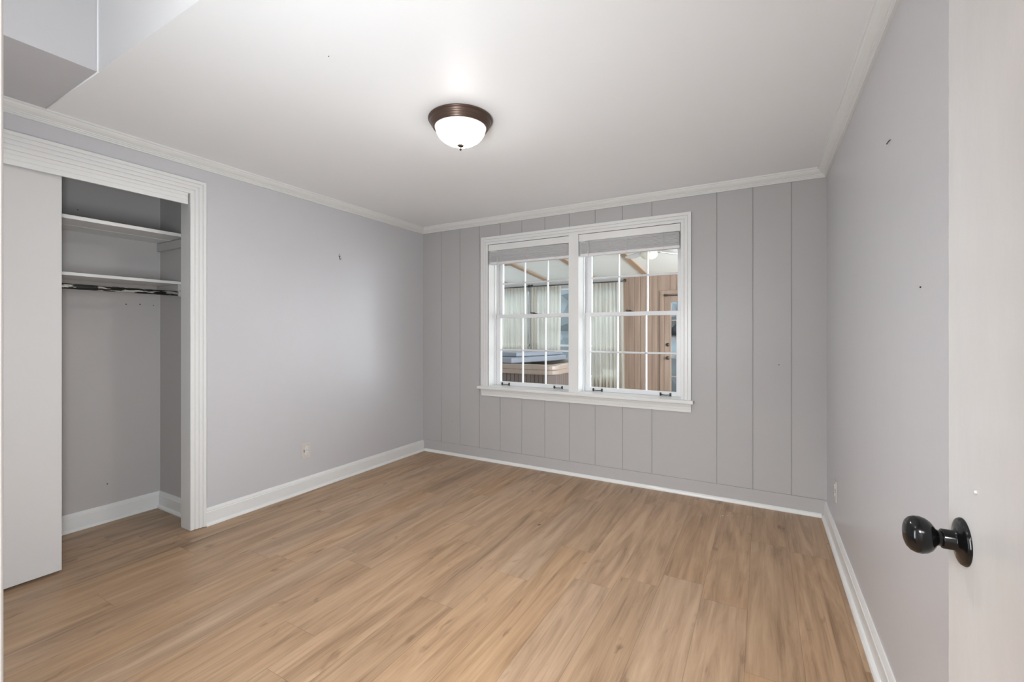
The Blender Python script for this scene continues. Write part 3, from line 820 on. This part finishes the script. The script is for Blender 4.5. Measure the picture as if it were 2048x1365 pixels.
# roof battens
def batten(x, lab, num):
    m = MB()
    pr = [(-0.045, -0.022), (0.045, -0.022), (0.045, 0.001), (-0.045, 0.001)]
    m.loft([[(x + a, SY0 + 0.01, zroof(SY0 + 0.01) + b) for a, b in pr], [(x + a, YS - 0.02, zroof(YS - 0.02) + b) for a, b in pr]])
    struct(m.build('trim_%d' % num, 'beam'), lab, 'ceiling batten')
for i, (x, lab) in enumerate(((-1.74, 'brown sunroom ceiling batten showing in the right window'),
                              (-2.665, 'brown sunroom ceiling batten ending at the centre post'),
                              (-3.59, 'brown sunroom ceiling batten showing in the left window'),
                              (-4.515, 'brown sunroom ceiling batten farthest left'),
                              (-0.815, 'brown sunroom ceiling batten above the door'))):
    batten(x, lab, 11 + i)
m = MB()
for yy in (6.28,):
    m.loft([[(-4.47, yy + a, zroof(yy + a) + b) for a, b in ((-0.10, -0.02), (0.10, -0.02), (0.10, 0.001), (-0.10, 0.001))],
            [(-3.635, yy + a, zroof(yy + a) + b) for a, b in ((-0.10, -0.02), (0.10, -0.02), (0.10, 0.001), (-0.10, 0.001))]])
struct(m.build('trim_16', 'beam'), 'brown cross board between two sunroom ceiling battens', 'ceiling batten')

# curtains and their rods
def curtain(name, x0, x1, z0, z1, y, folds, lab, flare=0.0, seed=1):
    r = random.Random(seed)
    n = folds * 8
    ph = r.uniform(0, 6)
    zs = [z0 + (z1 - z0) * i / 24 for i in range(25)]
    m = MB()
    rings = []
    for z in zs:
        t = (z - z0) / (z1 - z0)
        row = []
        for i in range(n + 1):
            f = i / n
            fw = f + 0.012 * sin(f * 17 + ph) + 0.004 * sin(f * 41 + z * 3)
            x = x0 + (x1 + flare * (1 - t) - x0) * fw
            amp = 0.016 + 0.012 * (1 - t)
            yy = y + amp * sin(f * folds * 2 * pi + ph + 0.5 * sin(f * 9 + ph)) + 0.008 * sin(f * 23 + 2 * ph) * (1 - t)
            row.append((x, yy, z))
        rings.append(row)
    m.loft(rings, caps=False, closed=False)
    for f in m.bm.faces: f.smooth = True
    o = m.build(name, 'curtain')
    tag(o, lab, 'curtain', 'sheer sunroom curtains')
    return o
curtain('sheer_curtain', -5.70, -4.80, 0.02, 2.185, YS - 0.06, 11, 'sheer cream curtain at the far left of the sunroom', 0, 3)
curtain('sheer_curtain', -4.66, -4.01, 0.02, 2.180, YS - 0.06, 9, 'sheer cream curtain at the left edge of the left window view', 0, 5)
curtain('sheer_curtain', -3.945, -3.300, 0.02, 2.186, YS - 0.06, 9, 'sheer cream curtain left of the centre post, behind the hot tub', -0.04, 8)
curtain('sheer_curtain', -2.700, -2.120, 0.02, 2.185, YS - 0.06, 9, 'sheer cream curtain beside the brown board wall', 0.03, 11)
for x0, x1, lab in ((-5.8, -4.77, 'dark curtain rod at the far left of the sunroom'), (-4.72, -3.99, 'dark curtain rod behind the hot tub, left of a post'),
                    (-3.965, -3.05, 'dark curtain rod behind the hot tub, right of a post'), (-2.96, -2.08, 'dark curtain rod ending at the board wall')):
    r = thing('curtain_rod', ((x0 + x1) / 2, YS - 0.06, 2.20), lab, 'curtain rod', 'sunroom curtain rods')
    m = MB(); m.tube([(x0, YS - 0.06, 2.200), (x1, YS - 0.06, 2.200)], 0.009, 12); m.build('pole', 'hardware', r)
    for x in (x0 + 0.02, x1 - 0.02):
        m = MB(); m.box(x - 0.008, x + 0.008, YS - 0.07, YS - 0.001, 2.207, 2.222); m.box(x - 0.02, x + 0.02, YS - 0.018, YS - 0.001, 2.19, 2.24)
        m.build('bracket', 'hardware', r)

# hot tub
TX0, TX1, TY0, TY1 = -4.85, -2.70, 6.06, 7.62
def rrect(x0, x1, y0, y1, r, z, k=6):
    pts = []
    for cx, cy, a0 in ((x1 - r, y1 - r, 0), (x0 + r, y1 - r, 90), (x0 + r, y0 + r, 180), (x1 - r, y0 + r, 270)):
        for i in range(k + 1):
            a = radians(a0 + 90 * i / k); pts.append((cx + r * cos(a), cy + r * sin(a), z))
    return pts
t = thing('hot_tub', ((TX0 + TX1) / 2, (TY0 + TY1) / 2, ZS), 'tan hot tub with a dark slatted skirt seen through the left window', 'hot tub')
m = MB()
rr = [rrect(TX0, TX1, TY0, TY1, 0.20, 0.650), rrect(TX0 - 0.012, TX1 + 0.012, TY0 - 0.012, TY1 + 0.012, 0.20, 0.662), rrect(TX0 - 0.012, TX1 + 0.012, TY0 - 0.012, TY1 + 0.012, 0.20, 0.715),
      rrect(TX0, TX1, TY0, TY1, 0.20, 0.725), rrect(TX0 - 0.008, TX1 + 0.008, TY0 - 0.008, TY1 + 0.008, 0.20, 0.735), rrect(TX0 - 0.004, TX1 + 0.004, TY0 - 0.004, TY1 + 0.004, 0.20, 0.785), rrect(TX0 + 0.02, TX1 - 0.02, TY0 + 0.02, TY1 - 0.02, 0.19, 0.802),
      rrect(TX0 + 0.13, TX1 - 0.13, TY0 + 0.13, TY1 - 0.13, 0.15, 0.800), rrect(TX0 + 0.16, TX1 - 0.16, TY0 + 0.16, TY1 - 0.16, 0.14, 0.770),
      rrect(TX0 + 0.24, TX1 - 0.24, TY0 + 0.24, TY1 - 0.24, 0.12, 0.32)]
m.loft(rr)
m.build('rim_shell', 'acrylic', t)
m = MB()
def slat_ring(z):
    out = []
    x0, x1, y0, y1 = TX0 + 0.02, TX1 - 0.02, TY0 + 0.02, TY1 - 0.02
    def side(ax, ay, bx, by, nx, ny):
        L = math.hypot(bx - ax, by - ay); n = int(L / 0.07)
        for i in range(n):
            for f, dd in ((0.04, 0), (0.90, 0), (0.93, 0.012), (0.99, 0.012)):
                s = (i + f) / n
                out.append((ax + (bx - ax) * s - nx * dd, ay + (by - ay) * s - ny * dd, z))
    c = 0.10
    side(x0 + c, y0, x1 - c, y0, 0, -1); side(x1, y0 + c, x1, y1 - c, 1, 0)
    side(x1 - c, y1, x0 + c, y1, 0, 1); side(x0, y1 - c, x0, y0 + c, -1, 0)
    return out
m.loft([slat_ring(ZS + 0.001), slat_ring(0.652)])
m.build('skirt_panel', 'skirt', t)
cv = thing('hot_tub_cover', (-3.85, 6.85, 0.804), 'folded grey vinyl cover lying on the hot tub rim', 'hot tub cover')
def slab(pts, z0, z1, zt, name, inset=0.03):
    m = MB()
    n = len(pts)
    cx = sum(p[0] for p in pts) / n; cy = sum(p[1] for p in pts) / n
    def ring(s, z, dz=0):
        return [(cx + (x - cx) * s, cy + (y - cy) * s, z + dz * ((y - cy))) for x, y in pts]
    m.loft([ring(0.985, z0), ring(1.0, z0 + 0.015, 0), ring(1.0, z1 - 0.015, zt), ring(0.985, z1, zt)])
    return m.build(name, 'vinyl', cv, 0.012, 3)
low = [(-4.80, 6.10), (-3.45, 6.10), (-3.12, 7.15), (-3.12, 7.55), (-4.80, 7.55)]
slab(low, 0.804, 0.895, 0.0, 'lower_half')
up_ = [(-4.80, 6.35), (-3.50, 6.35), (-3.19, 7.15), (-3.19, 7.55), (-4.80, 7.55)]
slab(up_, 0.897, 0.975, 0.01, 'upper_half')

# ceiling fan
FXc, FYc = -1.29, 5.95
zt = zroof(FYc)
fan = thing('ceiling_fan', (FXc, FYc, zt), 'pale ceiling fan with a bowl light in the sunroom', 'ceiling fan')
Lf = Matrix.Translation((FXc, FYc, 0))
m = MB(); m.lathe([(0, zt + 0.03), (0.075, zt + 0.005), (0.075, zt - 0.02), (0.10, zt - 0.03), (0.115, zt - 0.06), (0.115, zt - 0.10), (0.09, zt - 0.12), (0, zt - 0.12)], 36, Lf)
m.build('motor_housing', 'fan', fan)
m = MB(); m.lathe([(0.105, zt - 0.120), (0.112, zt - 0.130), (0.105, zt - 0.165), (0.080, zt - 0.195), (0.040, zt - 0.212), (0, zt - 0.216)], 36, Lf)
m.build('light_bowl', 'fanbowl', fan)
for i in range(5):
    a = radians(-12 + 72 * i)
    Tm = Lf @ Matrix.Translation((0, 0, zt - 0.095)) @ Matrix.Rotation(a, 4, 'Z') @ Matrix.Rotation(radians(10), 4, 'X')
    m = MB()
    out = [(0.17, -0.045), (0.24, -0.058), (0.50, -0.068), (0.57, -0.055), (0.60, 0.0), (0.57, 0.055), (0.50, 0.068), (0.24, 0.058), (0.17, 0.045)]
    m.loft([[tuple(Tm @ Vector((x, y, -0.004))) for x, y in out], [tuple(Tm @ Vector((x, y, 0.004))) for x, y in out]])
    b = m.build('fan_blade', 'fan', fan)
    m = MB(); m.box(0.10, 0.20, -0.014, 0.014, -0.011, -0.004, Tm)
    m.build('blade_iron', 'hardware', b)

# ------------------------------------------------------------------ garden
m = MB(); m.box(-30, 30, YS + 0.13, 45, -0.75, -0.55)
struct(m.build('ground', 'lawn'), 'dull lawn outside the sunroom windows', 'ground')
m = MB(); r = random.Random(20)
for x, y, hh, rr_ in ((-7.4, 12.0, 4.2, 2.2), (-4.6, 12.5, 4.6, 2.2), (-2.2, 12.0, 4.0, 2.0), (-10.5, 13.0, 4.5, 2.4), (0.4, 12.5, 4.2, 2.0)):
    for k in range(30):
        a = r.uniform(0, 2 * pi); q = r.uniform(0, rr_ * 0.8)
        ball = bmesh.ops.create_icosphere(m.bm, subdivisions=2, radius=r.uniform(0.4, 0.7) * rr_ * 0.7,
                                          matrix=Matrix.Translation((x + q * cos(a), y + q * sin(a), hh * r.uniform(0.05, 0.62))))
        for v in ball['verts']:
            v.co += Vector((r.uniform(-1, 1), r.uniform(-1, 1), r.uniform(-1, 1))) * 0.12
h = m.build('hedge', 'leaf')
tag(h, 'blurry grey green hedge outside the far sunroom windows', 'hedge', None, 'stuff')
